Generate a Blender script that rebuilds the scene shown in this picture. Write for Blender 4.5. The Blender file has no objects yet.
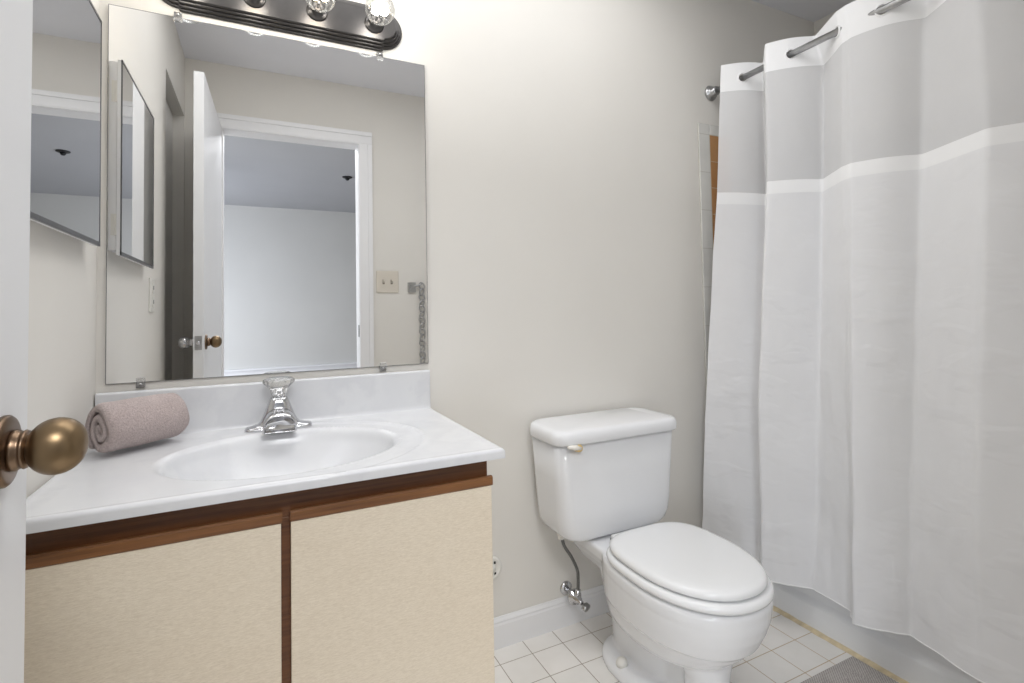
import bpy, bmesh, math, random
from mathutils import Vector, Matrix, noise
random.seed(7)
PI = math.pi
scene = bpy.context.scene
COL = scene.collection

# ------------------------------------------------------------------ camera
W, H = 1024, 683
F_PX, PY = 516.83, 290.38
yaw, pitch, roll = 0.454623, 0.034358, -0.018878
F0 = Vector((math.sin(yaw), math.cos(yaw), 0)); R0 = Vector((math.cos(yaw), -math.sin(yaw), 0)); U0 = Vector((0, 0, 1))
Fw = F0*math.cos(pitch) + U0*math.sin(pitch); Uu = U0*math.cos(pitch) - F0*math.sin(pitch)
Rr = R0*math.cos(roll) + Uu*math.sin(roll); Up = Uu*math.cos(roll) - R0*math.sin(roll)
cam_data = bpy.data.cameras.new('camera')
cam_data.sensor_fit = 'HORIZONTAL'; cam_data.sensor_width = 36.0
cam_data.lens = F_PX/W*36.0
cam_data.shift_y = -(H/2 - PY)/W
cam_data.clip_start = 0.02
cam = bpy.data.objects.new('camera', cam_data); COL.objects.link(cam)
m = Matrix((Rr, Up, -Fw)).transposed().to_4x4()
m.translation = Vector((0.3463, -1.5280, 1.06695))
cam.matrix_world = m
scene.camera = cam

# ------------------------------------------------------------------ world, lights, exposure
world = bpy.data.worlds.new('world'); scene.world = world
world.use_nodes = True
bg = world.node_tree.nodes['Background']
bg.inputs[0].default_value = (0.75, 0.82, 0.95, 1); bg.inputs[1].default_value = 0.3
vs = scene.view_settings
vs.view_transform = 'Standard'; vs.look = 'None'; vs.gamma = 1.0; vs.use_curve_mapping = False
vs.exposure = 0.24
cy = scene.cycles
cy.use_denoising = True
cy.max_bounces = 14; cy.diffuse_bounces = 6; cy.glossy_bounces = 8; cy.transparent_max_bounces = 24; cy.transmission_bounces = 10
cy.caustics_reflective = True; cy.caustics_refractive = False
cy.sample_clamp_indirect = 4.0

def area_light(name, loc, target, sx, sy, power, color):
    ld = bpy.data.lights.new(name, 'AREA'); ld.shape = 'RECTANGLE'; ld.size = sx; ld.size_y = sy
    ld.energy = power; ld.color = color
    o = bpy.data.objects.new(name, ld); COL.objects.link(o)
    o.location = loc
    o.rotation_euler = (Vector(target)-Vector(loc)).to_track_quat('-Z', 'Y').to_euler()
    return o
# two fill lights added under the bathroom ceiling, without a fixture (out of frame)
area_light('ceiling_fill_right', (1.12, -0.46, 2.385), (1.12, -0.46, 0), 1.1, 0.5, 5.2, (0.985, 0.99, 1.0))
area_light('ceiling_fill_left', (0.58, -0.46, 2.385), (0.58, -0.46, 0), 0.9, 0.5, 5.0, (0.985, 0.99, 1.0))
# two unseen fill lights added beyond the doorway, then the bedroom's own daylight
area_light('doorway_fill', (-0.75, -3.05, 1.35), (1.5, -0.6, 0.9), 1.2, 1.5, 12.0, (0.93, 0.965, 1.0))
area_light('vanity_fill', (0.50, -2.35, 2.37), (0.50, -2.0, 0.0), 0.8, 0.5, 32.0, (0.98, 0.985, 1.0))
area_light('bedroom_daylight', (-1.65, -3.9, 0.95), (0.9, -5.6, 0.3), 1.2, 1.2, 92.0, (0.82, 0.88, 1.0))
BULB_W = 0.5

# ------------------------------------------------------------------ materials
def lin(c):
    return tuple(((v/255)/12.92 if v/255 <= 0.04045 else ((v/255+0.055)/1.055)**2.4) for v in c) + (1.0,)
class NT:
    def __init__(s, name):
        s.m = bpy.data.materials.new(name); s.m.use_nodes = True
        s.t = s.m.node_tree; s.n = s.t.nodes; s.l = s.t.links
        s.b = s.n['Principled BSDF']; s.out = s.n['Material Output']
    def add(s, typ, **kw):
        nd = s.n.new(typ)
        for k, v in kw.items(): setattr(nd, k, v)
        return nd
    def link(s, a, b): s.l.new(a, b)
    def coord(s, scale=(1, 1, 1), loc=(0, 0, 0), rot=(0, 0, 0)):
        tc = s.add('ShaderNodeTexCoord'); mp = s.add('ShaderNodeMapping')
        mp.inputs['Scale'].default_value = scale; mp.inputs['Location'].default_value = loc; mp.inputs['Rotation'].default_value = rot
        s.link(tc.outputs['Object'], mp.inputs[0]); return mp.outputs[0]
    def noise(s, vec, scale, detail=4, rough=0.5):
        nd = s.add('ShaderNodeTexNoise'); nd.inputs['Scale'].default_value = scale
        nd.inputs['Detail'].default_value = detail; nd.inputs['Roughness'].default_value = rough
        s.link(vec, nd.inputs['Vector']); return nd.outputs['Fac']
    def ramp(s, fac, stops):
        r = s.add('ShaderNodeValToRGB'); el = r.color_ramp.elements
        while len(el) < len(stops): el.new(0.5)
        for e, (p, c) in zip(el, stops): e.position = p; e.color = c
        s.link(fac, r.inputs[0]); return r.outputs[0]
    def bump(s, fac, strength, dist=0.002):
        b = s.add('ShaderNodeBump'); b.inputs['Strength'].default_value = strength; b.inputs['Distance'].default_value = dist
        s.link(fac, b.inputs['Height']); s.link(b.outputs[0], s.b.inputs['Normal'])
    def set(s, **kw):
        for k, v in kw.items():
            s.b.inputs[k.replace('_', ' ')].default_value = v
def plain(name, rgb, rough=0.5, metal=0.0, var=0.03, scale=20, bump=0.0, spec=0.5, bscale=None):
    t = NT(name); c = lin(rgb)
    vec = t.coord(); f = t.noise(vec, scale)
    lo = tuple(v*(1-var) for v in c[:3])+(1,); hi = tuple(min(1, v*(1+var)) for v in c[:3])+(1,)
    t.link(t.ramp(f, [(0.3, lo), (0.7, hi)]), t.b.inputs['Base Color'])
    t.set(Roughness=rough, Metallic=metal); t.b.inputs['Specular IOR Level'].default_value = spec
    if bump: t.bump(t.noise(vec, bscale or scale*8), bump)
    return t.m

M = {}
M['wall'] = plain('wall_paint', (223, 220, 214), 0.6, var=0.015, scale=3, bump=0.08, bscale=220, spec=0.3)
M['ceiling'] = plain('ceiling_paint', (230, 231, 236), 0.7, var=0.015, scale=4, bump=0.08, bscale=150, spec=0.2)
M['trim'] = plain('trim_paint', (232, 232, 233), 0.35, var=0.012, scale=6)
M['door'] = plain('door_paint', (226, 227, 229), 0.4, var=0.012, scale=5)
M['bed_ceiling'] = plain('bedroom_ceiling_dimmed_paint', (176, 177, 180), 0.8, var=0.02, scale=2)  # ceiling colour darkened to stand in for the bedroom's dimmer light
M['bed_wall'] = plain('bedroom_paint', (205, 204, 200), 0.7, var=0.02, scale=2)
M['carpet'] = plain('carpet', (150, 142, 132), 0.95, var=0.15, scale=120, bump=0.3)
M['closet'] = plain('closet_door_paint', (238, 236, 232), 0.6, var=0.03, scale=4)
M['china'] = plain('vitreous_china', (231, 232, 234), 0.09, var=0.01, scale=5)
M['seat'] = plain('seat_enamel', (232, 233, 234), 0.16, var=0.01, scale=5)
M['plastic'] = plain('white_plastic', (228, 226, 220), 0.35, var=0.02, scale=10)
M['ivory'] = plain('ivory_plastic', (210, 203, 191), 0.4, var=0.02, scale=10)
M['toggle'] = plain('toggle_slot_grey', (120, 112, 100), 0.5)  # flat grey for the slots round the switch toggles
M['dark'] = plain('dark_plastic', (28, 28, 30), 0.5)
M['chrome'] = plain('chrome', (205, 205, 207), 0.12, 1.0, var=0.03, scale=30)
M['steel'] = plain('brushed_steel', (178, 178, 178), 0.28, 1.0, var=0.08, scale=60)
M['frame'] = plain('dark_steel_frame', (120, 120, 122), 0.3, 1.0, var=0.05, scale=60)
M['braid'] = plain('braided_steel', (120, 120, 118), 0.35, 1.0, var=0.3, scale=400)
M['bronze'] = plain('antique_brass', (130, 110, 84), 0.36, 1.0, var=0.12, scale=18)
M['bronze_dark'] = plain('aged_brass', (120, 100, 82), 0.33, 1.0, var=0.2, scale=25)
M['pewter'] = plain('pewter_metal', (88, 86, 85), 0.34, 1.0, var=0.06, scale=30)
M['caulk'] = plain('yellowed_caulk', (222, 206, 172), 0.6, var=0.15, scale=45, bump=0.3)
M['tub'] = plain('tub_enamel', (232, 233, 234), 0.13, var=0.01, scale=4)
M['lever'] = plain('lever_enamel', (238, 234, 226), 0.25)
M['lever_hub'] = plain('yellowed_lever_hub', (214, 186, 128), 0.35, var=0.15, scale=60)

def mirror_mat():
    t = NT('mirror_silver'); t.set(Metallic=1.0, Roughness=0.0)
    f = t.noise(t.coord(), 3); t.link(t.ramp(f, [(0, (0.90, 0.905, 0.91, 1)), (1, (0.91, 0.915, 0.915, 1))]), t.b.inputs['Base Color'])
    return t.m
M['mirror'] = mirror_mat()

def clear_mat(name, tint, rough=0.02, trans=0.86):
    t = NT(name)
    tr = t.add('ShaderNodeBsdfTransparent'); tr.inputs[0].default_value = tint
    gl = t.add('ShaderNodeBsdfGlossy'); gl.inputs['Roughness'].default_value = rough
    lw = t.add('ShaderNodeLayerWeight'); lw.inputs[0].default_value = 0.35
    mx = t.add('ShaderNodeMixShader')
    mp = t.add('ShaderNodeMapRange'); mp.inputs[3].default_value = 1-trans; mp.inputs[4].default_value = 0.5
    t.link(lw.outputs['Fresnel'], mp.inputs[0]); t.link(mp.outputs[0], mx.inputs[0])
    t.link(tr.outputs[0], mx.inputs[1]); t.link(gl.outputs[0], mx.inputs[2]); t.link(mx.outputs[0], t.out.inputs[0])
    return t.m
M['bulb_glass'] = clear_mat('clear_bulb_glass', (0.98, 0.98, 0.97, 1), 0.02, 0.97)
def acrylic():
    t = NT('clear_acrylic'); t.set(Roughness=0.03, IOR=1.49); t.b.inputs['Transmission Weight'].default_value = 0.8
    t.b.inputs['Base Color'].default_value = (0.97, 0.97, 0.96, 1); return t.m
M['acrylic'] = acrylic()
def emit(name, col, s):
    t = NT(name); t.b.inputs['Emission Color'].default_value = col; t.b.inputs['Emission Strength'].default_value = s
    t.b.inputs['Base Color'].default_value = (0.9, 0.8, 0.6, 1); return t.m
M['filament'] = emit('glowing_filament', (1.0, 0.78, 0.45, 1), 10)
M['filament_white'] = emit('glowing_white_filament', (1.0, 0.97, 0.92, 1), 14)

def floor_mat():
    t = NT('floor_tile')
    S = 0.1095
    vec = t.coord(loc=(-1.102 + 0.0009, 0.078 + 0.0009, 0))
    br = t.add('ShaderNodeTexBrick'); br.offset = 0.0; br.squash = 1.0
    br.inputs['Scale'].default_value = 1.0; br.inputs['Brick Width'].default_value = S; br.inputs['Row Height'].default_value = S
    br.inputs['Mortar Size'].default_value = 0.0013; br.inputs['Mortar Smooth'].default_value = 0.2; br.inputs['Bias'].default_value = 0
    br.inputs['Color1'].default_value = lin((242, 239, 235)); br.inputs['Color2'].default_value = lin((237, 235, 231))
    t.link(vec, br.inputs['Vector'])
    # grout: grey by the vanity, yellowed towards the bathtub
    sx = t.add('ShaderNodeSeparateXYZ'); t.link(t.coord(), sx.inputs[0])
    mr = t.add('ShaderNodeMapRange'); mr.inputs[1].default_value = 1.2; mr.inputs[2].default_value = 1.9
    t.link(sx.outputs[0], mr.inputs[0])
    g = t.ramp(mr.outputs[0], [(0, lin((158, 146, 132))), (1, lin((196, 172, 134)))])
    t.link(g, br.inputs['Mortar'])
    n = t.noise(t.coord(), 7, 5)
    dirt = t.ramp(n, [(0.35, (0.93, 0.925, 0.915, 1)), (0.62, (1, 1, 1, 1))])
    mix = t.add('ShaderNodeMix', data_type='RGBA', blend_type='MULTIPLY'); mix.inputs[0].default_value = 1
    t.link(br.outputs['Color'], mix.inputs[6]); t.link(dirt, mix.inputs[7]); t.link(mix.outputs[2], t.b.inputs['Base Color'])
    inv = t.add('ShaderNodeMath', operation='SUBTRACT'); inv.inputs[0].default_value = 1; t.link(br.outputs['Fac'], inv.inputs[1])
    t.bump(inv.outputs[0], 0.5, 0.0015); t.set(Roughness=0.3)
    return t.m
M['floor'] = floor_mat()

def tile_mat(name, c1, c2, mortar, sx, sz, ox, oz, axis='XZ', rough=0.2):
    t = NT(name)
    tc = t.add('ShaderNodeTexCoord'); sp = t.add('ShaderNodeSeparateXYZ'); cb = t.add('ShaderNodeCombineXYZ')
    t.link(tc.outputs['Object'], sp.inputs[0])
    t.link(sp.outputs[0 if axis[0] == 'X' else 1], cb.inputs[0]); t.link(sp.outputs[2], cb.inputs[1])
    mp = t.add('ShaderNodeMapping'); mp.inputs['Location'].default_value = (-ox, -oz, 0); t.link(cb.outputs[0], mp.inputs[0])
    br = t.add('ShaderNodeTexBrick'); br.offset = 0.0; br.squash = 1.0
    br.inputs['Scale'].default_value = 1; br.inputs['Brick Width'].default_value = sx; br.inputs['Row Height'].default_value = sz
    br.inputs['Mortar Size'].default_value = 0.0014; br.inputs['Mortar Smooth'].default_value = 0.2
    br.inputs['Color1'].default_value = lin(c1); br.inputs['Color2'].default_value = lin(c2); br.inputs['Mortar'].default_value = lin(mortar)
    t.link(mp.outputs[0], br.inputs['Vector'])
    n = t.noise(t.coord(), 9, 4)
    mot = t.ramp(n, [(0.3, (0.88, 0.88, 0.88, 1)), (0.7, (1, 1, 1, 1))])
    mix = t.add('ShaderNodeMix', data_type='RGBA', blend_type='MULTIPLY'); mix.inputs[0].default_value = 1
    t.link(br.outputs['Color'], mix.inputs[6]); t.link(mot, mix.inputs[7]); t.link(mix.outputs[2], t.b.inputs['Base Color'])
    inv = t.add('ShaderNodeMath', operation='SUBTRACT'); inv.inputs[0].default_value = 1; t.link(br.outputs['Fac'], inv.inputs[1])
    t.bump(inv.outputs[0], 0.4, 0.0012); t.set(Roughness=rough)
    return t.m
M['tan_tile'] = tile_mat('tan_wall_tile', (186, 138, 90), (178, 128, 80), (206, 182, 148), 0.1085, 0.1085, 2.0035, 1.7597)
M['white_tile'] = tile_mat('white_wall_tile', (222, 221, 218), (218, 217, 214), (196, 194, 188), 0.1085, 0.1085, 0.0, 1.7597, 'YZ')
M['white_tile_x'] = tile_mat('white_wall_tile_end', (222, 221, 218), (218, 217, 214), (196, 194, 188), 0.1085, 0.1085, 2.0035, 1.7597)
M['bullnose'] = tile_mat('white_bullnose_tile', (222, 221, 216), (218, 217, 212), (200, 197, 189), 0.1525, 0.1555, 1.9425, 1.7597)

def wood_mat(name, c1, c2, sc=(1.2, 40, 40)):
    t = NT(name); vec = t.coord(scale=sc)
    n = t.noise(vec, 4, 8, 0.65)
    t.link(t.ramp(n, [(0.3, lin(c1)), (0.7, lin(c2))]), t.b.inputs['Base Color'])
    t.bump(n, 0.25, 0.001); t.set(Roughness=0.42); return t.m
M['wood'] = wood_mat('dark_brown_wood', (78, 44, 22), (114, 72, 40))
M['wood_pull'] = wood_mat('brown_oak_pull', (94, 58, 30), (136, 92, 54))
def laminate():
    t = NT('beige_linen_laminate')
    n1 = t.noise(t.coord(scale=(14, 14, 90)), 9, 6, 0.7); n2 = t.noise(t.coord(), 3.0, 3)
    a = t.ramp(n1, [(0.28, lin((212, 199, 178))), (0.72, lin((240, 230, 212)))])
    b = t.ramp(n2, [(0.3, (0.95, 0.93, 0.91, 1)), (0.7, (1, 1, 1, 1))])
    mix = t.add('ShaderNodeMix', data_type='RGBA', blend_type='MULTIPLY'); mix.inputs[0].default_value = 1
    t.link(a, mix.inputs[6]); t.link(b, mix.inputs[7]); t.link(mix.outputs[2], t.b.inputs['Base Color'])
    t.bump(n1, 0.3, 0.001); t.set(Roughness=0.5); return t.m
M['laminate'] = laminate()
def marble():
    t = NT('cultured_marble')
    vec = t.coord(scale=(1, 1, 1)); n = t.noise(vec, 5, 8, 0.6)
    t.link(t.ramp(n, [(0.35, lin((212, 213, 216))), (0.5, lin((216, 217, 219))), (0.56, lin((210, 211, 214))), (0.7, lin((217, 218, 220)))]), t.b.inputs['Base Color'])
    t.set(Roughness=0.24); return t.m
M['marble'] = marble()
def towel_mat():
    t = NT('mauve_terry_cloth'); vec = t.coord()
    n1 = t.noise(vec, 300, 3, 0.75); n2 = t.noise(vec, 30, 4)
    a = t.ramp(n1, [(0.3, lin((182, 165, 162))), (0.7, lin((222, 207, 203)))])
    b = t.ramp(n2, [(0.3, (0.9, 0.88, 0.88, 1)), (0.7, (1, 1, 1, 1))])
    mix = t.add('ShaderNodeMix', data_type='RGBA', blend_type='MULTIPLY'); mix.inputs[0].default_value = 1
    t.link(a, mix.inputs[6]); t.link(b, mix.inputs[7]); t.link(mix.outputs[2], t.b.inputs['Base Color'])
    t.bump(n1, 1.0, 0.006); t.set(Roughness=0.95); t.b.inputs['Specular IOR Level'].default_value = 0.1
    t.b.inputs['Sheen Weight'].default_value = 0.3
    return t.m
M['towel'] = towel_mat()
def mat_mat():
    t = NT('woven_grey_mat')
    vec = t.coord(scale=(1, 1, 1))
    w1 = t.add('ShaderNodeTexChecker'); w1.inputs['Scale'].default_value = 230
    w1.inputs[1].default_value = lin((204, 199, 195)); w1.inputs[2].default_value = lin((158, 153, 150)); t.link(vec, w1.inputs[0])
    n = t.noise(vec, 60, 4); b = t.ramp(n, [(0.3, (0.85, 0.84, 0.84, 1)), (0.7, (1, 1, 1, 1))])
    mix = t.add('ShaderNodeMix', data_type='RGBA', blend_type='MULTIPLY'); mix.inputs[0].default_value = 1
    t.link(w1.outputs[0], mix.inputs[6]); t.link(b, mix.inputs[7]); t.link(mix.outputs[2], t.b.inputs['Base Color'])
    t.bump(w1.outputs[1], 0.8, 0.003); t.set(Roughness=0.95); return t.m
M['mat'] = mat_mat()
def fabric(name, rgb, alpha, translucency=0.35, weave=900, wrinkle=0.0):
    t = NT(name); c = lin(rgb); vec = t.coord()
    n = t.noise(vec, 14, 5, 0.6); wv = t.noise(vec, weave, 2)
    colr = t.ramp(n, [(0.3, tuple(v*0.98 for v in c[:3])+(1,)), (0.7, c)])
    df = t.add('ShaderNodeBsdfDiffuse'); tl = t.add('ShaderNodeBsdfTranslucent'); tp = t.add('ShaderNodeBsdfTransparent')
    t.link(colr, df.inputs[0]); t.link(colr, tl.inputs[0])
    bp = t.add('ShaderNodeBump'); bp.inputs['Strength'].default_value = 0.15; bp.inputs['Distance'].default_value = 0.001
    t.link(wv, bp.inputs['Height'])
    if wrinkle:
        wr0 = t.noise(t.coord(scale=(5, 5, 11)), 1.5, 2, 0.4)
        wr = t.ramp(wr0, [(0.50, (0, 0, 0, 1)), (0.62, (1, 1, 1, 1))])
        b2 = t.add('ShaderNodeBump'); b2.inputs['Strength'].default_value = wrinkle; b2.inputs['Distance'].default_value = 0.02
        t.link(wr, b2.inputs['Height']); t.link(bp.outputs[0], b2.inputs['Normal']); bp = b2
    t.link(bp.outputs[0], df.inputs['Normal'])
    m1 = t.add('ShaderNodeMixShader'); m1.inputs[0].default_value = translucency
    t.link(df.outputs[0], m1.inputs[1]); t.link(tl.outputs[0], m1.inputs[2])
    m2 = t.add('ShaderNodeMixShader'); m2.inputs[0].default_value = alpha
    t.link(tp.outputs[0], m2.inputs[1]); t.link(m1.outputs[0], m2.inputs[2]); t.link(m2.outputs[0], t.out.inputs[0])
    return t.m
M['sheer'] = fabric('sheer_white_voile', (243, 243, 244), 0.76, 0.18)
M['drape'] = fabric('white_curtain_cloth', (240, 240, 241), 0.97, 0.14, 900, 0.09)
M['band'] = fabric('white_curtain_hem', (246, 246, 246), 1.0, 0.08)

# ------------------------------------------------------------------ helpers
def world_loc(o):
    v = Vector((0, 0, 0))
    while o is not None:
        v += Vector(o.location); o = o.parent
    return v
def obj(name, bm, mat, parent=None, smooth=False, bevel=0.0, seg=2, angle=0.6):
    if parent is not None:
        off = world_loc(parent)
        for v in bm.verts: v.co -= off
    bmesh.ops.recalc_face_normals(bm, faces=bm.faces[:])
    me = bpy.data.meshes.new(name); bm.to_mesh(me); bm.free()
    me.materials.append(mat)
    o = bpy.data.objects.new(name, me); COL.objects.link(o)
    if parent is not None: o.parent = parent
    if bevel:
        md = o.modifiers.new('bevel', 'BEVEL'); md.width = bevel; md.segments = seg; md.limit_method = 'ANGLE'; md.angle_limit = angle
        md.harden_normals = False
        for p in me.polygons: p.use_smooth = True
        es = o.modifiers.new('wn', 'WEIGHTED_NORMAL'); es.keep_sharp = True
    elif smooth:
        for p in me.polygons: p.use_smooth = True
    return o
def tag(o, label, cat, group=None):
    o['label'] = label; o['category'] = cat
    if group: o['group'] = group
    return o
def thing(name, label, cat, loc, group=None):
    o = bpy.data.objects.new(name, None); COL.objects.link(o); o.location = loc; o.empty_display_size = 0.05
    return tag(o, label, cat, group)
def struct(name, bm, mat, parent=None, **kw):
    o = obj(name, bm, mat, parent, **kw)
    o['kind'] = 'structure'
    return o
def BM(): return bmesh.new()
def box(bm, x0, x1, y0, y1, z0, z1):
    vs = [bm.verts.new(p) for p in ((x0,y0,z0),(x1,y0,z0),(x1,y1,z0),(x0,y1,z0),(x0,y0,z1),(x1,y0,z1),(x1,y1,z1),(x0,y1,z1))]
    for f in ((0,3,2,1),(4,5,6,7),(0,1,5,4),(1,2,6,5),(2,3,7,6),(3,0,4,7)): bm.faces.new([vs[i] for i in f])
    return bm
def bx(*a): return box(BM(), *a)
def loft(bm, rings, cap0=True, cap1=True, closed=True):
    vr = [[bm.verts.new(p) for p in r] for r in rings]
    n = len(vr[0])
    for a, b in zip(vr, vr[1:]):
        for i in range(n if closed else n-1):
            j = (i+1) % n
            bm.faces.new((a[i], a[j], b[j], b[i]))
    if cap0: bm.faces.new(vr[0][::-1])
    if cap1: bm.faces.new(vr[-1])
    return bm
def basis(axis):
    a = Vector(axis).normalized()
    t = Vector((0, 0, 1)) if abs(a.z) < 0.9 else Vector((1, 0, 0))
    u = a.cross(t).normalized(); v = a.cross(u).normalized()
    return a, u, v
def lathe(bm, origin, axis, prof, n=32, sx=1.0, sy=1.0):
    """prof: list of (distance along axis, radius)"""
    a, u, v = basis(axis); o = Vector(origin)
    rings = [[o + a*h + (u*math.cos(2*PI*i/n)*sx + v*math.sin(2*PI*i/n)*sy)*max(r, 1e-4) for i in range(n)] for h, r in prof]
    return loft(bm, rings)
def tube(bm, pts, rad, n=12, closed=False):
    pts = [Vector(p) for p in pts]; rings = []
    N = len(pts); prev = None
    for i, p in enumerate(pts):
        d = (pts[(i+1) % N] - pts[i-1]) if closed else (pts[min(i+1, N-1)] - pts[max(i-1, 0)])
        d.normalize()
        if prev is None: a, u, v = basis(d)
        else:
            u = (prev - d*prev.dot(d)).normalized(); v = d.cross(u)
        prev = u
        r = rad[i] if isinstance(rad, (list, tuple)) else rad
        rings.append([p + (u*math.cos(2*PI*k/n) + v*math.sin(2*PI*k/n))*r for k in range(n)])
    if closed:
        rings.append(rings[0]); loft(bm, rings, False, False); bmesh.ops.remove_doubles(bm, verts=bm.verts[:], dist=1e-6)
        return bm
    return loft(bm, rings)
def spline(pts, n):
    pts = [Vector(p) for p in pts]; out = []
    P = [pts[0]*2-pts[1]] + pts + [pts[-1]*2-pts[-2]]
    for i in range(1, len(P)-2):
        for k in range(n):
            t = k/n; a, b, c, d = P[i-1], P[i], P[i+1], P[i+2]
            out.append(0.5*((2*b)+(c-a)*t+(2*a-5*b+4*c-d)*t*t+(3*b-a-3*c+d)*t**3))
    out.append(pts[-1]); return out
def rrect(cx, cy_, hx, hy, r, z, n=6):
    r = min(r, hx, hy)-1e-4; pts = []
    for (sx, sy, a0) in ((1, 1, 0), (-1, 1, 90), (-1, -1, 180), (1, -1, 270)):
        for k in range(n+1):
            a = math.radians(a0 + 90*k/n)
            pts.append(Vector((cx + sx*(hx-r) + r*math.cos(a), cy_ + sy*(hy-r) + r*math.sin(a), z)))
    return pts
def interp(tab, x):
    if x <= tab[0][0]: return tab[0][1]
    for (a, va), (b, vb) in zip(tab, tab[1:]):
        if x <= b:
            t = (x-a)/(b-a)
            return va + (vb-va)*t
    return tab[-1][1]

# ------------------------------------------------------------------ room shell
CEIL = 2.3986
XW, YR = 2.72, -1.593          # right wall face, rear wall face
RT = 0.107                     # rear wall thickness
struct('floor', bx(-0.3, XW+0.12, YR-RT, 0.12, -0.06, 0.0), M['floor'])
struct('ceiling', bx(-0.12, XW+0.12, YR-RT, 0.12, CEIL, CEIL+0.06), M['ceiling'])
struct('wall_front', bx(-0.12, XW+0.12, 0.0, 0.12, 0.0, CEIL), M['wall'])
struct('wall_right', bx(XW, XW+0.12, YR-RT, 0.0, 0.0, CEIL), M['wall'])
RC0, RC1, RCZ = -0.997, -1.575, 2.086
b = BM(); box(b, -0.12, 0.0, RC0, 0.0, 0, CEIL); box(b, -0.12, 0.0, YR, RC1, 0, CEIL); box(b, -0.12, 0.0, RC1, RC0, RCZ, CEIL)
struct('wall_left', b, M['wall'])
OX0, OX1, OZ = 0.169, 0.873, 2.050
b = BM(); box(b, -0.12, OX0, YR-RT, YR, 0, CEIL); box(b, OX1, XW, YR-RT, YR, 0, CEIL); box(b, OX0, OX1, YR-RT, YR, OZ, CEIL)
struct('wall_rear', b, M['wall'])
# closed door set back in the left wall
d2 = struct('door_2', bx(-0.085, -0.050, RC1+0.003, RC0-0.003, 0.006, RCZ-0.003), M['closet'])
b = BM(); lathe(b, (-0.05, -1.06, 0.95), (1, 0, 0), [(0, .024), (.004, .024), (.005, .010), (.018, .009), (.022, .017), (.032, .020), (.038, .014), (.040, .001)], 20)
o = obj('door_knob', b, M['steel'], d2, smooth=True)
# door casing of the doorway (bathroom side) with jamb and stop
CW = 0.075
def casing_profile(bm, x0, x1, z0, z1, horiz, flip=1):
    box(bm, x0, x1, YR, YR+0.014, z0, z1)
    if horiz:
        box(bm, x0, x1, YR+0.014, YR+0.020, z1-0.024, z1); box(bm, x0, x1, YR+0.014, YR+0.017, z0+0.006, z0+0.030)
    else:
        e0, e1 = (x1-0.024, x1) if flip > 0 else (x0, x0+0.024)
        box(bm, e0, e1, YR+0.014, YR+0.020, z0, z1)
        e0, e1 = (x0+0.006, x0+0.030) if flip > 0 else (x1-0.030, x1-0.006)
        box(bm, e0, e1, YR+0.014, YR+0.017, z0, z1)
b = BM()
casing_profile(b, OX1, OX1+CW, 0, OZ, False, 1)
casing_profile(b, OX0-CW, OX0, 0, OZ, False, -1)
casing_profile(b, OX0-CW, OX1+CW, OZ, OZ+CW, True)
box(b, OX1-0.002, OX1, YR-RT, YR, 0, OZ-0.002); box(b, OX0, OX0+0.004, YR-RT, YR-0.002, 0, OZ-0.012); box(b, OX0, OX1, YR-RT, YR, OZ-0.002, OZ)
tr1 = struct('trim_1', b, M['trim'])
b = bx(OX1-0.0035, OX1-0.0020, YR-0.036, YR-0.006, 0.915, 0.985); box(b, OX1-0.0045, OX1-0.0035, YR-0.028, YR-0.014, 0.935, 0.965)
o = obj('strike_plate', b, M['frame'], tr1); o['label'] = 'small dark strike plate'
# baseboards
def baseboard(name, x0, x1, y, h=0.0925):
    b = BM(); prof = [(0, 0), (-0.012, 0), (-0.012, h*0.76), (-0.0095, h*0.82), (-0.0095, h*0.88), (-0.005, h*0.95), (-0.003, h), (0, h)]
    loft(b, [[Vector((x, y+p[0], p[1])) for p in prof] for x in (x0, x1)])
    return struct(name, b, M['trim'])
baseboard('baseboard_front', 0.786, 1.9425, 0.0)
b = BM(); box(b, OX1+CW, 1.95, YR, YR+0.012, 0, 0.085); box(b, OX1+CW, 1.95, YR, YR+0.008, 0.085, 0.0925)
struct('baseboard_rear', b, M['trim'])
# bedroom beyond the doorway
YB = -5.66
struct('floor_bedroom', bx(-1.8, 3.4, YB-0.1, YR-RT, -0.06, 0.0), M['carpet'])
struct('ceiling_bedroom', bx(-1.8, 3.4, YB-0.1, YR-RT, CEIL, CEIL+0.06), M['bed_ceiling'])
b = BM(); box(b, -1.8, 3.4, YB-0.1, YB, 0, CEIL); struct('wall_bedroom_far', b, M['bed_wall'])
struct('wall_bedroom_left', bx(-1.9, -1.8, YB-0.1, YR-RT, 0, CEIL), M['bed_wall'])
struct('wall_bedroom_right', bx(3.4, 3.5, YB-0.1, YR-RT, 0, CEIL), M['bed_wall'])
b = BM(); box(b, -1.8, 3.4, YB, YB+0.03, 0.0, 0.36); box(b, -1.8, 3.4, YB, YB+0.05, 0.36, 0.385)
struct('baseboard_bedroom', b, M['trim'])
sd = thing('smoke_detector', 'small dark round detector on the bedroom ceiling, seen through the doorway in the mirror', 'smoke detector', (1.13, -3.76, CEIL))
b = BM(); lathe(b, (1.13, -3.76, CEIL), (0, 0, -1), [(0, .047), (.008, .047), (.012, .038), (.013, .001)], 24); obj('mounting_plate', b, M['dark'], sd, smooth=True)
b = BM(); lathe(b, (1.13, -3.76, CEIL-0.0128), (0, 0, -1), [(0, .022), (.012, .019), (.022, .012), (.024, .001)], 20); obj('sensor_head', b, M['dark'], sd, smooth=True)

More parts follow.
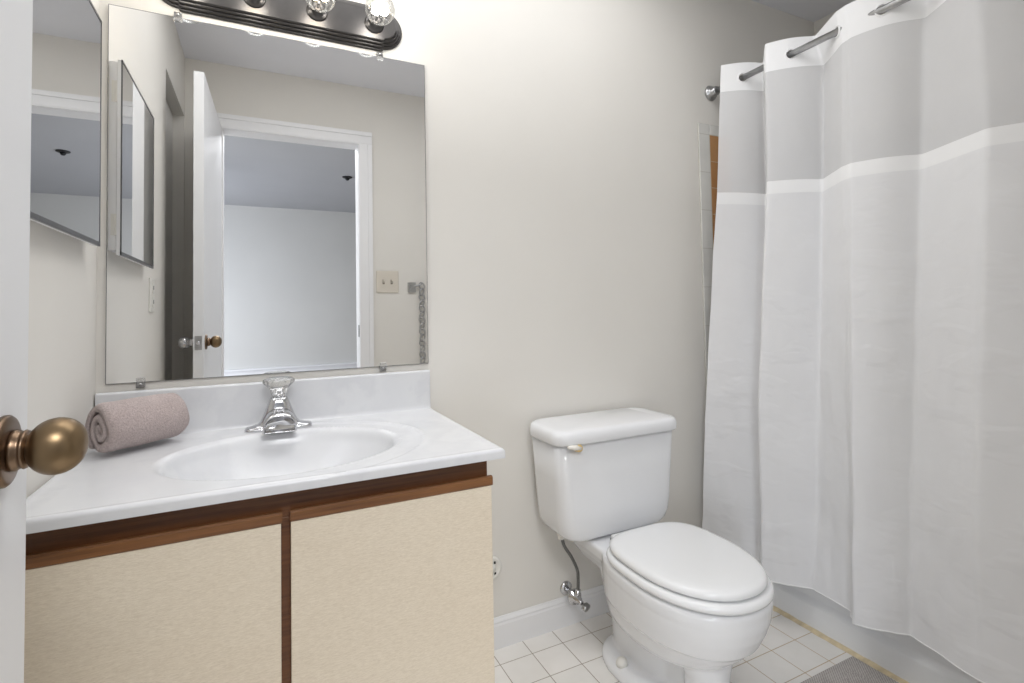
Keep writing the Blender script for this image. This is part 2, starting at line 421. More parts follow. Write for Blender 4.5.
# tub surround tiles on the front wall and the right wall
TX0, TZ1 = 1.9425, 1.804
b = BM(); box(b, 2.0035, 2.0035+0.1085*1, -0.008, 0, 0.30, 1.7597)
struct('trim_2', b, M['tan_tile'])
b = BM(); box(b, 2.0035+0.1085, XW, -0.008, 0, 0.30, 1.7597); struct('trim_3', b, M['white_tile_x'])
b = BM(); box(b, TX0, 2.0035, -0.009, 0, 0.0925, TZ1); box(b, 2.0035, XW, -0.009, 0, 1.7597, TZ1)
struct('trim_4', b, M['bullnose'], bevel=0.004)
struct('trim_5', bx(XW-0.008, XW, YR, -0.009, 0.30, TZ1), M['white_tile'])

# ------------------------------------------------------------------ bathtub
TUBX, TUBH = 1.985, 0.37
tub = thing('bathtub', 'white enamel alcove bathtub behind the shower curtain', 'bathtub', (2.35, -0.8, 0))
b = BM()
y0, y1 = YR+0.003, -0.0095
x1 = XW-0.009
prof = [(1.9675, 0.0), (1.9675, 0.070), (1.9678, 0.074), (1.970, 0.079), (1.979, 0.090), (1.9815, 0.094), (1.982, 0.098), (1.982, 0.12), (1.983, 0.32), (1.979, 0.335), (1.978, 0.352), (1.983, 0.365), (1.995, TUBH)]
vr = [[b.verts.new((x, y, z)) for y in (y0, y1)] for x, z in prof]
for a, c in zip(vr, vr[1:]): b.faces.new((a[0], a[1], c[1], c[0]))
# rim with basin
rings = []
cx, cyy = (1.995+x1)/2, (y0+y1)/2
hx, hy = (x1-1.995)/2, (y1-y0)/2
rings.append(rrect(cx, cyy, hx, hy, 0.002, TUBH)); rings.append(rrect(cx, cyy, hx-0.055, hy-0.065, 0.12, TUBH)); rings.append(rrect(cx, cyy, hx-0.066, hy-0.078, 0.12, TUBH-0.012))
rings.append(rrect(cx, cyy, hx-0.085, hy-0.11, 0.13, 0.22)); rings.append(rrect(cx, cyy, hx-0.12, hy-0.17, 0.13, 0.09)); rings.append(rrect(cx, cyy, hx-0.17, hy-0.23, 0.12, 0.06))
loft(b, rings, False, True)
obj('shell', b, M['tub'], tub, smooth=True)
b = BM(); lathe(b, (cx, -0.30, 0.0605), (0, 0, 1), [(0, .026), (.003, .026), (.004, .018), (.004, .001)], 20); obj('drain', b, M['chrome'], tub, smooth=True)
# yellowed caulk strip along the foot of the tub
b = BM(); n = 90; ra = []; rb_ = []; rc = []
for i in range(n+1):
    y = -0.014 + (YR+0.016)*i/n
    w = 0.0185 + 0.008*noise.noise((y*22, 0, 3)) + 0.003*noise.noise((y*60, 1, 3))
    hgt = 0.006 + 0.003*noise.noise((y*30, 5, 1))
    ra.append(Vector((1.9675-max(w, .005), y, 0.0004))); rb_.append(Vector((1.9675-max(w, .005)*0.5, y, hgt*0.7))); rc.append(Vector((1.9685, y, hgt)))
va = [[b.verts.new(p) for p in r] for r in (ra, rb_, rc)]
for r, s in zip(va, va[1:]):
    for i in range(n): b.faces.new((r[i], r[i+1], s[i+1], s[i]))
struct('trim_6', b, M['caulk'], smooth=True)

# ------------------------------------------------------------------ shower rod and curtain
RX, RZ = 2.022, 1.938
rod = thing('shower_rod', 'straight chrome shower rod holding the white curtain', 'shower rod', (RX, -0.8, RZ))
b = BM(); tube(b, [(RX, -0.004, RZ), (RX, YR+0.004, RZ)], 0.0112, 20); obj('tube', b, M['steel'], rod, smooth=True)
for yy, s in ((0.0, -1), (YR, 1)):
    b = BM(); lathe(b, (RX, yy, RZ), (0, s, 0), [(0, .031), (.004, .032), (.010, .029), (.014, .022), (.018, .0185), (.036, .018), (.038, .0135)], 28)
    obj('flange', b, M['steel'], rod, smooth=True)

ZT, ZB1, ZM1, ZM0, ZH = 2.0, 1.888, 1.492, 1.447, 0.155
# fold lines of the curtain from the front wall outwards: height -> (x, y)
NODES = [
 [(2.0, (1.969, -.106)), (1.885, (1.951, -.113)), (1.49, (1.911, -.119)), (1.27, (1.900, -.102)), (.60, (1.872, -.060)), (.155, (1.850, -.046))],
 [(2.0, (2.104, -.187)), (1.885, (2.103, -.189)), (1.49, (2.124, -.170)), (.60, (2.010, -.205)), (.155, (1.945, -.225))],
 [(2.0, (1.983, -.291)), (1.885, (1.962, -.303)), (1.49, (1.937, -.313)), (.74, (1.880, -.293)), (.155, (1.838, -.314))],
 [(2.0, (2.097, -.402)), (1.885, (2.106, -.424)), (1.49, (2.095, -.412)), (.74, (2.015, -.418)), (.155, (1.934, -.434))],
 'PRE',
 [(2.0, (2.0055, -.564)), (1.885, (2.0004, -.5777)), (1.49, (1.9765, -.577)), (.155, (1.8597, -.5972))],
 [(2.0, (2.090, -.748)), (1.885, (2.0876, -.7355)), (1.49, (2.0798, -.7156)), (.155, (1.9412, -.700))],
 [(2.0, (1.985, -.885)), (1.885, (1.980, -.900)), (1.49, (1.973, -.907)), (.80, (1.930, -.881)), (.155, (1.895, -.868))],
 [(2.0, (2.095, -1.045)), (1.49, (2.085, -1.045)), (.155, (1.940, -1.02))],
 [(2.0, (1.970, -1.185)), (1.49, (1.955, -1.19)), (.155, (1.885, -1.17))],
 [(2.0, (2.095, -1.335)), (1.49, (2.085, -1.335)), (.155, (1.940, -1.31))],
 [(2.0, (1.965, -1.470)), (1.49, (1.950, -1.475)), (.155, (1.880, -1.46))],
 [(2.0, (2.050, -1.565)), (1.49, (2.050, -1.565)), (.155, (1.940, -1.56))],
]
def lerp_tab(a, c, t, hem):
    out = []
    for z in (2.0, 1.885, 1.49):
        p, q = nodeat(a, z), nodeat(c, z); out.append((z, (p.x+(q.x-p.x)*t-0.012, p.y+(q.y-p.y)*t)))
    return out + [(.155, hem)]
def nodeat(tab, z):
    for (a, p), (c, q) in zip(tab, tab[1:]):
        if z >= c:
            t = (a-z)/(a-c); return Vector((p[0]+(q[0]-p[0])*t, p[1]+(q[1]-p[1])*t, 0))
    return Vector((tab[-1][1][0], tab[-1][1][1], 0))
k_ = NODES.index('PRE')
NODES[k_] = lerp_tab(NODES[k_-1], NODES[k_+1], 0.75, (1.9126, -.5611))
KS = 20
def fold_row(z):
    nd = [nodeat(t, z) for t in NODES]
    pts = []
    for i in range(len(nd)-1):
        for k in range(KS): 
            t = k/KS
            p = nd[i].lerp(nd[i+1], t)
            d = (nd[i+1]-nd[i]).normalized(); nn = Vector((-d.y, d.x, 0))
            # slight bow of every panel, alternating
            p += nn*((0.004+0.011*max(0, min(1, (z-0.6)/1.2)))*math.sin(PI*t)*(-1.5 if i == 5 else -1 if i in (0, 2, 7, 9) else 0))
            pts.append(p)
    pts.append(nd[-1])
    out = []
    n = len(pts)
    for i in range(n):   # soften the creases
        if i == 0 or i == n-1: out.append(pts[i]); continue
        r = min(1, i, n-1-i); acc = Vector((0, 0, 0)); w = 0
        for j in range(-r, r+1):
            g = math.exp(-(j/1.2)**2); acc += pts[i+j]*g; w += g
        out.append(acc/w)
    return out
def curtain_point(i, z, row):
    p = row[i].copy()
    low = max(0.0, min(1.0, (1.3-z)/1.0))
    s = i/KS
    dz = 0.0
    amp = 0.0055*low + 0.0012
    p.x += amp*noise.noise((s*2.3, z*5.0, 0.3)) + 0.55*amp*noise.noise((s*5.0+3, z*13.0, 1.7))
    return Vector((p.x, p.y, z))
def curtain_part(name, zs, mat, parent, thick=0.0, holes=False, off=0.0):
    b = BM(); grid = []
    for z in zs:
        row = fold_row(z)
        grid.append([b.verts.new(curtain_point(i, z, row)) for i in range(len(row))])
    for r, s in zip(grid, grid[1:]):
        for i in range(len(r)-1):
            if holes:
                c = (r[i].co+r[i+1].co+s[i+1].co+s[i].co)/4
                if any((c-p).length < 0.0165 for p, d in CROSS): continue
            b.faces.new((r[i], r[i+1], s[i+1], s[i]))
    o = obj(name, b, mat, parent, smooth=True)
    if thick:
        md = o.modifiers.new('solid', 'SOLIDIFY'); md.thickness = thick; md.offset = off
    return o
def rng(a, c, n): return [a+(c-a)*i/n for i in range(n+1)]
cur = thing('shower_curtain', 'long pleated white shower curtain with sheer top panel, hung beside the toilet', 'shower curtain', (2.0, -0.8, RZ))
row = fold_row(RZ); CROSS = []
for i in range(len(row)-1):
    a, c = row[i], row[i+1]
    if (a.x-RX)*(c.x-RX) < 0:
        p = a.lerp(c, (RX-a.x)/(c.x-a.x)); p.z = RZ
        CROSS.append((p, (row[min(i+2, len(row)-1)]-row[max(i-1, 0)]).normalized()))
curtain_part('header_band', rng(ZT, ZB1, 40), M['band'], cur, 0.0, True)
o = curtain_part('sheer_panel', rng(ZB1, ZM1, 20), M['sheer'], cur); o['label'] = 'see-through sheer upper panel'
curtain_part('seam_band', rng(ZM1, ZM0, 4), M['band'], cur)
curtain_part('drape', rng(ZM0, ZH, 70), M['drape'], cur)
curtain_part('hem', rng(ZH, ZH-0.004, 1), M['band'], cur, 0.0020)
# reinforcing ring at every place where the rod pierces the header
for p, d in CROSS:
    b = BM(); rk = 0.0175
    pts = [p + d*math.cos(2*PI*k/32)*rk + Vector((0, 0, 1))*math.sin(2*PI*k/32)*rk for k in range(32)]
    tube(b, pts, 0.0032, 8, True)
    obj('grommet', b, M['band'], cur, smooth=True)

# ------------------------------------------------------------------ vanity cabinet
CF = -0.500                     # face frame plane
van = thing('vanity_cabinet', 'beige laminate vanity cabinet with brown wood rails under the sink top', 'cabinet', (0.39, -0.26, 0))
ZC0 = 0.755
b = BM(); box(b, 0.003, 0.019, CF, -0.004, 0.0, ZC0); box(b, 0.765, 0.781, CF, -0.004, 0.0, ZC0); box(b, 0.019, 0.765, CF+0.05, CF+0.066, 0, 0.095); box(b, 0.019, 0.765, CF, -0.02, 0.095, 0.111); box(b, 0.019, 0.765, -0.02, -0.004, 0.095, ZC0)
obj('carcass', b, M['laminate'], van)
b = BM(); box(b, 0.003, 0.781, CF-0.002, CF+0.016, 0.700, ZC0); box(b, 0.370, 0.410, CF-0.0015, CF+0.014, 0.095, 0.700); box(b, 0.003, 0.02, CF-0.001, CF+0.014, 0.095, 0.70); box(b, 0.764, 0.781, CF-0.001, CF+0.014, 0.095, 0.70)
obj('face_frame', b, M['wood'], van, bevel=0.0015)
for (x0, x1_) in ((0.006, 0.3795), (0.3955, 0.7835)):
    d = obj('door', bx(x0, x1_, CF-0.018, CF-0.0025, 0.10, 0.696), M['laminate'], van, bevel=0.001)
    b = BM(); prof = [(CF-0.0025, 0.6965), (CF-0.019, 0.6965), (CF-0.021, 0.6985), (CF-0.021, 0.7125), (CF-0.018, 0.7155), (CF-0.011, 0.7155), (CF-0.009, 0.709), (CF-0.0025, 0.709)]
    loft(b, [[Vector((x, p[0], p[1])) for p in prof] for x in (x0-0.001, x1_+0.002)])
    h = obj('finger_pull', b, M['wood_pull'], d); h['label'] = 'brown wood pull strip along the top'

# ------------------------------------------------------------------ sink top (one casting) with backsplash
ZT_C = 0.7736
CX1, CYF = 0.8055, -0.5417
top = thing('sink_top', 'glossy white moulded sink top with oval basin on the beige cabinet', 'sink', (0.40, -0.27, 0.755))
ECX, ECY, EA, EB = 0.400, -0.300, 0.232, 0.188
def top_z(x, y):
    ex, ey = (x-ECX)/EA, (y-ECY)/EB
    r = math.hypot(ex, ey)
    z = ZT_C
    if r < 1.0:
        t = 1-r
        dep = 0.135*(1-(r**2.6))
        lip = min(1.0, t/0.07); lip = lip*lip*(3-2*lip)
        z -= 0.004 + dep*(0.22+0.78*lip)
    elif r < 1.04:
        t = (r-1.0)/0.04; t = t*t*(3-2*t); z -= 0.004*(1-t)
    # shallow outer shell that ends in a soft raised edge
    ro = math.hypot((x-ECX)/0.292, (y-ECY)/0.245)
    if r >= 1.0:
        if r >= 1.04 and ro < 1.0: z -= 0.0018*max(0, min(1, (x-0.36)/0.15))
        g = math.exp(-((ro-1.0)/0.035)**2)
        fade = max(0, min(1, (y+0.46)/0.10))*max(0, min(1, (x-0.40)/0.15))
        z += 0.0032*g*fade
    # slight tray edge at the rim of the top
    e = min(x-0.003, CX1-x, y-CYF)
    if e < 0.02: z += 0.0022*math.exp(-((e-0.008)/0.006)**2) if e > 0 else 0
    if e < 0.006:
        k = 1-max(e, 0)/0.006; z -= 0.006*(1-math.sqrt(max(0, 1-k*k)))
    return z
b = BM()
def axis(a, c, step, edge):
    n = int(round((c-a)/step)); out = [a+(c-a)*i/n for i in range(n+1)]
    return sorted(set([round(v, 5) for v in out + [a+0.0008, a+0.002, a+0.0035, c-0.0008, c-0.002, c-0.0035]]))
gx = axis(0.003, CX1, 0.0042, 0); gy = axis(CYF, -0.003, 0.0042, 0)
grid = [[b.verts.new((x, y, top_z(x, y))) for x in gx] for y in gy]
for r, s in zip(grid, grid[1:]):
    for i in range(len(gx)-1): b.faces.new((r[i], r[i+1], s[i+1], s[i]))
def skirt(loop):
    lo = [b.verts.new((v.co.x, v.co.y, 0.7555)) for v in loop]
    for i in range(len(loop)-1): b.faces.new((loop[i], loop[i+1], lo[i+1], lo[i]))
    return lo
l1 = skirt(grid[0]); l2 = skirt([r[-1] for r in grid]); l3 = skirt(grid[-1][::-1]); l4 = skirt([r[0] for r in grid][::-1])
bmesh.ops.remove_doubles(b, verts=b.verts[:], dist=1e-6)
# underside rim (open inside so the basin hangs through)
box(b, 0.004, CX1-0.001, CYF+0.001, CYF+0.03, 0.7552, 0.7562)
obj('top', b, M['marble'], top, smooth=True)
b = BM(); prof = [(-0.003, 0.7715), (-0.026, 0.7725), (-0.0225, 0.777), (-0.0205, 0.786), (-0.0200, 0.880), (-0.018, 0.8848), (-0.014, 0.8862), (-0.003, 0.8862)]
loft(b, [[Vector((x, p[0], p[1])) for p in prof] for x in (0.003, CX1-0.0005)])
obj('backsplash', b, M['marble'], top, bevel=0.0015)
dz = top_z(ECX, ECY-0.0)
b = BM(); lathe(b, (ECX, ECY+0.0, dz-0.001), (0, 0, 1), [(0, .022), (.003, .022), (.004, .019), (.0015, .016), (.0015, .001)], 24); obj('drain', b, M['chrome'], top, smooth=True)

# ------------------------------------------------------------------ faucet
FX, FY = 0.390, -0.076
fz = ZT_C
fau = thing('faucet', 'chrome faucet with clear acrylic knob on the sink top', 'faucet', (FX, FY, fz))
b = BM()
rings = []
def fring(hx, hyb, hyf, z, r):     # section: back extent hyb (towards wall), front extent hyf
    return rrect(FX, FY+(hyb-hyf)/2, hx, (hyb+hyf)/2, r, z, 6)
rings = [fring(.078, .025, .026, fz-.0005, .02), fring(.078, .025, .026, fz+.004, .02), fring(.076, .023, .024, fz+.008, .02), fring(.066, .022, .023, fz+.010, .02), fring(.050, .022, .024, fz+.014, .02), fring(.043, .022, .025, fz+.022, .02), fring(.037, .022, .026, fz+.034, .018), fring(.031, .021, .026, fz+.050, .018), fring(.026, .020, .024, fz+.064, .017), fring(.022, .019, .021, fz+.074, .016), fring(.019, .017, .018, fz+.079, .015), fring(.013, .012, .012, fz+.081, .011)]
loft(b, rings); obj('body', b, M['chrome'], fau, smooth=True)
b = BM()
def sring(y, hw, z0, z1):
    pts = []
    for k in range(17):
        a = PI*k/16
        pts.append(Vector((FX+hw*math.cos(a), y, z0+(z1-z0)*(max(0.0, math.sin(a))**0.55))))
    pts += [Vector((FX-hw*0.8, y, z0)), Vector((FX+hw*0.8, y, z0))]
    return pts
loft(b, [sring(FY-.005, .030, fz+.010, fz+.056), sring(FY-.030, .034, fz+.008, fz+.057), sring(FY-.055, .037, fz+.006, fz+.054), sring(FY-.072, .0385, fz+.005, fz+.050), sring(FY-.078, .038, fz+.005, fz+.0475), sring(FY-.080, .0355, fz+.006, fz+.0445), sring(FY-.0785, .034, fz+.007, fz+.043), sring(FY-.066, .033, fz+.008, fz+.040)])
obj('spout', b, M['chrome'], fau, smooth=True)
b = BM(); lathe(b, (FX, FY, fz+.080), (0, 0, 1), [(0, .013), (.010, .012), (.012, .009), (.022, .009), (.023, .001)], 20); obj('stem', b, M['chrome'], fau, smooth=True)
b = BM()
rings = []
kn = [(.082, .014), (.086, .017), (.098, .020), (.106, .026), (.112, .033), (.117, .036), (.122, .036), (.126, .033), (.128, .028), (.1275, .020), (.1265, .001)]
for h, r in kn:
    rings.append([Vector((FX+math.cos(2*PI*i/48)*r*(1+0.05*math.cos(2*PI*i/48*8)), FY+math.sin(2*PI*i/48)*r*(1+0.05*math.cos(2*PI*i/48*8)), fz+h)) for i in range(48)])
loft(b, rings); h = obj('knob', b, M['acrylic'], fau, smooth=True); h['label'] = 'clear fluted acrylic knob'

# ------------------------------------------------------------------ rolled towel
tw = thing('rolled_towel', 'mauve terry towel rolled up on the sink top by the left wall', 'towel', (0.115, -0.10, ZT_C))
A0 = Vector((0.048, -0.184, 0)); A1 = Vector((0.172, -0.080, 0))
ax = (A1-A0).normalized(); side = Vector((ax.y, -ax.x, 0))
L = (A1-A0).length
hw_, hh = 0.057, 0.0650
turns = 2.7; tp = 0.0068
b = BM()
NS = 150; NL = 26
sec = []
def spiral(th):        # th in turns from the centre outwards, 0..turns
    r = 0.10 + 0.90*(th/turns)
    return r
pts2 = []
for k in range(NS+1):
    th = turns*k/NS; a = 2*PI*th - 2*PI*(turns-0.62)
    r = spiral(th)
    pts2.append((math.cos(a)*hw_*r, math.sin(a)*hh*r))
# outline of the cloth: outer side, then back along the inner side
def offs(k, d):
    x0, z0 = pts2[max(k-1, 0)]; x1_, z1_ = pts2[min(k+1, NS)]
    tx, tz = x1_-x0, z1_-z0; l = math.hypot(tx, tz) or 1
    x, z = pts2[k]; return (x + tz/l*d, z - tx/l*d)
outl = [offs(k, 0.0) for k in range(NS+1)] + [offs(k, -0.0150) for k in range(NS, -1, -1)]
rings = []
for j in range(NL+1):
    t = j/NL
    e = min(t, 1-t)*L
    shrink = 1 - 0.10*max(0, 1-e/0.012)**2
    rr = []
    for (x, z) in outl:
        d = math.hypot(x, z)
        nn = 0.0018*noise.noise((x*40, z*40, t*6)) + 0.0028*noise.noise((x*12, t*5, z*12+4))
        s = shrink*(1 + nn/max(d, .01)*0.6)
        zz = hh + z*s
        endskew = 0.006*noise.noise((x*22, z*22, 7.7)) - 0.010*(1-d/hw_)*(1 if j == 0 else 0)*0
        p = A0 + ax*(t*L + endskew*(1 if t < .15 or t > .85 else 0)) + side*(x*s*(1+0.04*math.sin(t*PI)))
        p.z = ZT_C + 0.0005 + max(0.0, zz - 0.0095)*0.99
        rr.append(p)
    rings.append(rr)
vr = [[b.verts.new(p) for p in r] for r in rings]
n = len(outl)
for a, c in zip(vr, vr[1:]):
    for i in range(n): b.faces.new((a[i], a[(i+1) % n], c[(i+1) % n], c[i]))
for ring in (vr[0], vr[-1]):
    for k in range(NS): b.faces.new((ring[k], ring[k+1], ring[2*NS+1-k-1], ring[2*NS+1-k]))
obj('cloth', b, M['towel'], tw, smooth=True)

# ------------------------------------------------------------------ wall mirror
MX0, MX1, MZ0, MZ1 = 0.0205, 0.8030, 0.9060, 1.8190
mir = thing('wall_mirror', 'large frameless wall mirror above the sink top', 'mirror', (0.41, 0, MZ0))
obj('glass', bx(MX0, MX1, -0.0065, -0.0015, MZ0, MZ1), M['mirror'], mir)
b = BM()
for (a0, a1, c0, c1) in ((MX0-.0012, MX0, MZ0-.0012, MZ1+.0012), (MX1, MX1+.0012, MZ0-.0012, MZ1+.0012), (MX0, MX1, MZ0-.0012, MZ0), (MX0, MX1, MZ1, MZ1+.0012)):
    box(b, a0, a1, -0.0066, -0.0005, c0, c1)
obj('edge', b, M['frame'], mir)
for (x, z, s) in ((0.088, MZ0, 1), (0.668, MZ0, 1), (0.162, MZ1, -1), (0.668, MZ1, -1)):
    b = BM(); box(b, x-.009, x+.009, -0.0085, 0, z-0.014*s if s > 0 else z, z if s > 0 else z+0.014)
    box(b, x-.009, x+.009, -0.0105, -0.0070, min(z-.012*s, z+.010*s), max(z-.012*s, z+.010*s))
    c = obj('clip', b, M['acrylic'], mir, bevel=0.001); c['label'] = 'clear plastic mirror clip'
    b = BM(); lathe(b, (x, -0.0104, z-0.006*s), (0, -1, 0), [(0, .0035), (.0015, .0035), (.0022, .002), (.0023, .0002)], 12); obj('screw', b, M['steel'], c, smooth=True)

# ------------------------------------------------------------------ vanity light bar
LX0, LX1, LZ0, LZ1 = 0.106, 0.736, 1.8385, 1.9700
LZ = (LZ0+LZ1)/2; LCX = (LX0+LX1)/2
lamp = thing('vanity_light', 'dark pewter four-bulb light bar on the wall above the mirror', 'light fixture', (LCX, 0, LZ))
def bar_ring(inset, y, notch=True):
    # long plate with rounded ends set in by a small shoulder
    hx, hz = (LX1-LX0)/2-inset, (LZ1-LZ0)/2-inset
    sh = 0.008; rE = hz-sh*0.9
    pts = []
    def arc(cxx, a0, a1, n, r):
        for k in range(n+1):
            a = math.radians(a0+(a1-a0)*k/n); pts.append((cxx+r*math.cos(a), LZ+r*math.sin(a)))
    xe = hx - rE
    pts.append((LCX+xe-0.004, LZ-hz)); pts.append((LCX+xe, LZ-hz+0.0015)); pts.append((LCX+xe+0.002, LZ-rE))
    arc(LCX+xe, -84, 84, 18, rE)
    pts.append((LCX+xe+0.002, LZ+rE)); pts.append((LCX+xe, LZ+hz-0.0015)); pts.append((LCX+xe-0.004, LZ+hz))
    pts.append((LCX-xe+0.004, LZ+hz)); pts.append((LCX-xe, LZ+hz-0.0015)); pts.append((LCX-xe-0.002, LZ+rE))
    arc(LCX-xe, 96, 264, 18, rE)
    pts.append((LCX-xe-0.002, LZ-rE)); pts.append((LCX-xe, LZ-hz+0.0015)); pts.append((LCX-xe+0.004, LZ-hz))
    return [Vector((x, y, z)) for x, z in pts]
b = BM()
loft(b, [bar_ring(0, 0), bar_ring(0, -.004), bar_ring(.002, -.006), bar_ring(.0055, -.0065), bar_ring(.006, -.011), bar_ring(.009, -.013), bar_ring(.0125, -.0135), bar_ring(.013, -.018), bar_ring(.016, -.020), bar_ring(.0195, -.0205), bar_ring(.020, -.024), bar_ring(.024, -.026)])
o = obj('backplate', b, M['pewter'], lamp, bevel=0.0)
BX = [0.178+0.157*k for k in range(4)]
for k, x in enumerate(BX):
    s = BM(); lathe(s, (x, -0.0255, LZ), (0, -1, 0), [(0, .028), (.003, .028), (.006, .024), (.007, .0175), (.022, .017), (.024, .0155)], 24)
    so = obj('socket', s, M['pewter'], lamp, smooth=True)
    b = BM(); R_ = 0.0410; yc = -0.0255-0.020-0.052
    pr = [(0.018, .0125), (0.026, .0130), (0.031, .0165)]
    for q in range(15):
        a = math.radians(152-152*q/14) ; pr.append((0.074-R_*math.cos(PI-math.radians(152-152*q/14))*-1 if False else 0.080+R_*math.cos(a)*1.0, max(R_*math.sin(a), .0002)))
    lathe(b, (x, -0.0255, LZ), (0, -1, 0), pr, 32)
    bo = obj('bulb', b, M['bulb_glass'], lamp, smooth=True); bo['label'] = 'clear glass globe bulb'
    b = BM()
    yb_ = -0.0255-0.080
    lathe(b, (x, -0.0255-0.022, LZ), (0, -1, 0), [(0, .004), (.018, .003), (.026, .0045), (.028, .001)], 12)
    obj('filament_stem', b, M['steel'], bo, smooth=True)
    b = BM()
    tube(b, [(x-.012, yb_+.012, LZ-.006), (x-.010, yb_-.004, LZ+.004), (x-.003, yb_-.009, LZ+.010), (x+.004, yb_-.009, LZ-.002), (x+.010, yb_-.002, LZ+.006), (x+.012, yb_+.012, LZ-.004)], .0105 if k == 3 else .007, 8)
    obj('filament', b, M['filament_white'] if k == 3 else M['filament'], bo, smooth=True)
    ld = bpy.data.lights.new('bulb_light', 'POINT'); ld.energy = BULB_W; ld.shadow_soft_size = 0.030
    ld.color = (1.0, 0.975, 0.94)
    lo = bpy.data.objects.new('bulb_light', ld); COL.objects.link(lo); lo.location = (x, yb_, LZ)

# ------------------------------------------------------------------ medicine cabinet on the left wall
MC0, MC1, MCZ0, MCZ1 = -0.550, -0.1040, 1.2216, 1.7269
mc = thing('medicine_cabinet', 'mirrored medicine cabinet on the left wall beside the large mirror', 'cabinet', (0, -0.32, MCZ0))
obj('body', bx(0.0, 0.0175, MC0+.006, MC1-.004, MCZ0+.012, MCZ1-.004), M['trim'], mc, bevel=0.001)
d = obj('door', bx(0.0185, 0.0262, MC0, MC1, MCZ0, MCZ1), M['trim'], mc)
obj('mirror_glass', bx(0.0264, 0.0285, MC0+.0005, MC1-.0005, MCZ0+.001, MCZ1-.001), M['mirror'], d)
b = BM(); e = .0045
box(b, 0.0263, 0.0294, MC1-e*.55, MC1, MCZ0, MCZ1); box(b, 0.0263, 0.0294, MC0, MC0+e*.4, MCZ0, MCZ1)
box(b, 0.0263, 0.0294, MC0, MC1, MCZ0-.001, MCZ0+e+.004); box(b, 0.0263, 0.0294, MC0, MC1, MCZ1-e, MCZ1+.001)
obj('frame', b, M['frame'], d)
for z0 in (MCZ0+.05, MCZ1-.11):
    b = BM(); box(b, 0.006, 0.0165, MC1-.004, MC1-.0025, z0, z0+.055); tube(b, [(0.0170, MC1-.0015, z0), (0.0170, MC1-.0015, z0+.055)], .0022, 10)
    obj('hinge', b, M['plastic'], mc)
# outlet and switch on the walls
ol = thing('wall_outlet', 'white outlet on the left wall, seen in the mirror under the cabinet', 'outlet', (0, -0.69, 1.137))
obj('cover_plate', bx(0.0, 0.006, -0.7275, -0.6525, 1.077, 1.197), M['plastic'], ol, bevel=0.002)
for zz in (1.112, 1.162):
    r = obj('receptacle', bx(0.006, 0.0085, -0.705, -0.675, zz-.018, zz+.018), M['plastic'], ol, bevel=0.001)
    b = BM(); box(b, 0.0085, 0.0090, -0.697, -0.694, zz-.006, zz+.008); obj('slot', b, M['dark'], r)
    b = BM(); box(b, 0.0085, 0.0090, -0.686, -0.683, zz-.006, zz+.008); obj('slot', b, M['dark'], r)
sw = thing('light_switch', 'ivory double switch plate on the rear wall beside the doorway, seen in the mirror', 'light switch', (1.035, YR, 1.238))
obj('cover_plate', bx(0.969, 1.101, YR, YR+0.007, 1.172, 1.304), M['ivory'], sw, bevel=0.003)
for x in (1.011, 1.059):
    f = obj('slot', bx(x-.006, x+.006, YR+.007, YR+.0082, 1.224, 1.252), M['toggle'], sw)
    b = BM(); loft(b, [[Vector((x-.004, YR+.008, z)) for z in (1.232, 1.246)] + [Vector((x+.004, YR+.008, z)) for z in (1.246, 1.232)], [Vector((x-.0035, YR+.022, z)) for z in (1.243, 1.251)] + [Vector((x+.0035, YR+.022, z)) for z in (1.251, 1.243)]])
    obj('toggle', b, M['ivory'], f)
# metal chain on a square bracket
ch = thing('wall_chain', 'heavy metal link chain on the rear wall, seen at the right edge of the mirror', 'chain', (1.19, YR, 1.22))
b = BM(); box(b, 1.158, 1.205, YR, YR+.012, 1.175, 1.235); box(b, 1.170, 1.195, YR+.012, YR+.03, 1.19, 1.22); tube(b, [(1.183, YR+.022, 1.212), (1.215, YR+.022, 1.216), (1.240, YR+.022, 1.226)], .006, 10)
obj('bracket', b, M['steel'], ch)
first = None
for k in range(15):
    zc_ = 1.212-0.035*k
    if first is None:
        b = BM(); ang = PI/4
        pts = []
        for q in range(24):
            a = 2*PI*q/24
            u = math.cos(a)*.014; v = math.sin(a)*.026
            pts.append((1.240+u*math.cos(ang)-v*math.sin(ang)*0.6, YR+.022+u*0.55, zc_+v*math.cos(ang)+u*math.sin(ang)))
        tube(b, pts, .0050, 8, True); first = obj('link', b, M['steel'], ch, smooth=True); z00 = zc_
    else:
        c = first.copy(); COL.objects.link(c); c.parent = ch; c.location.z = first.location.z + (zc_-z00)
        if k % 2:
            c.scale.x = -1; c.location.x = 2*(1.240-ch.location.x)

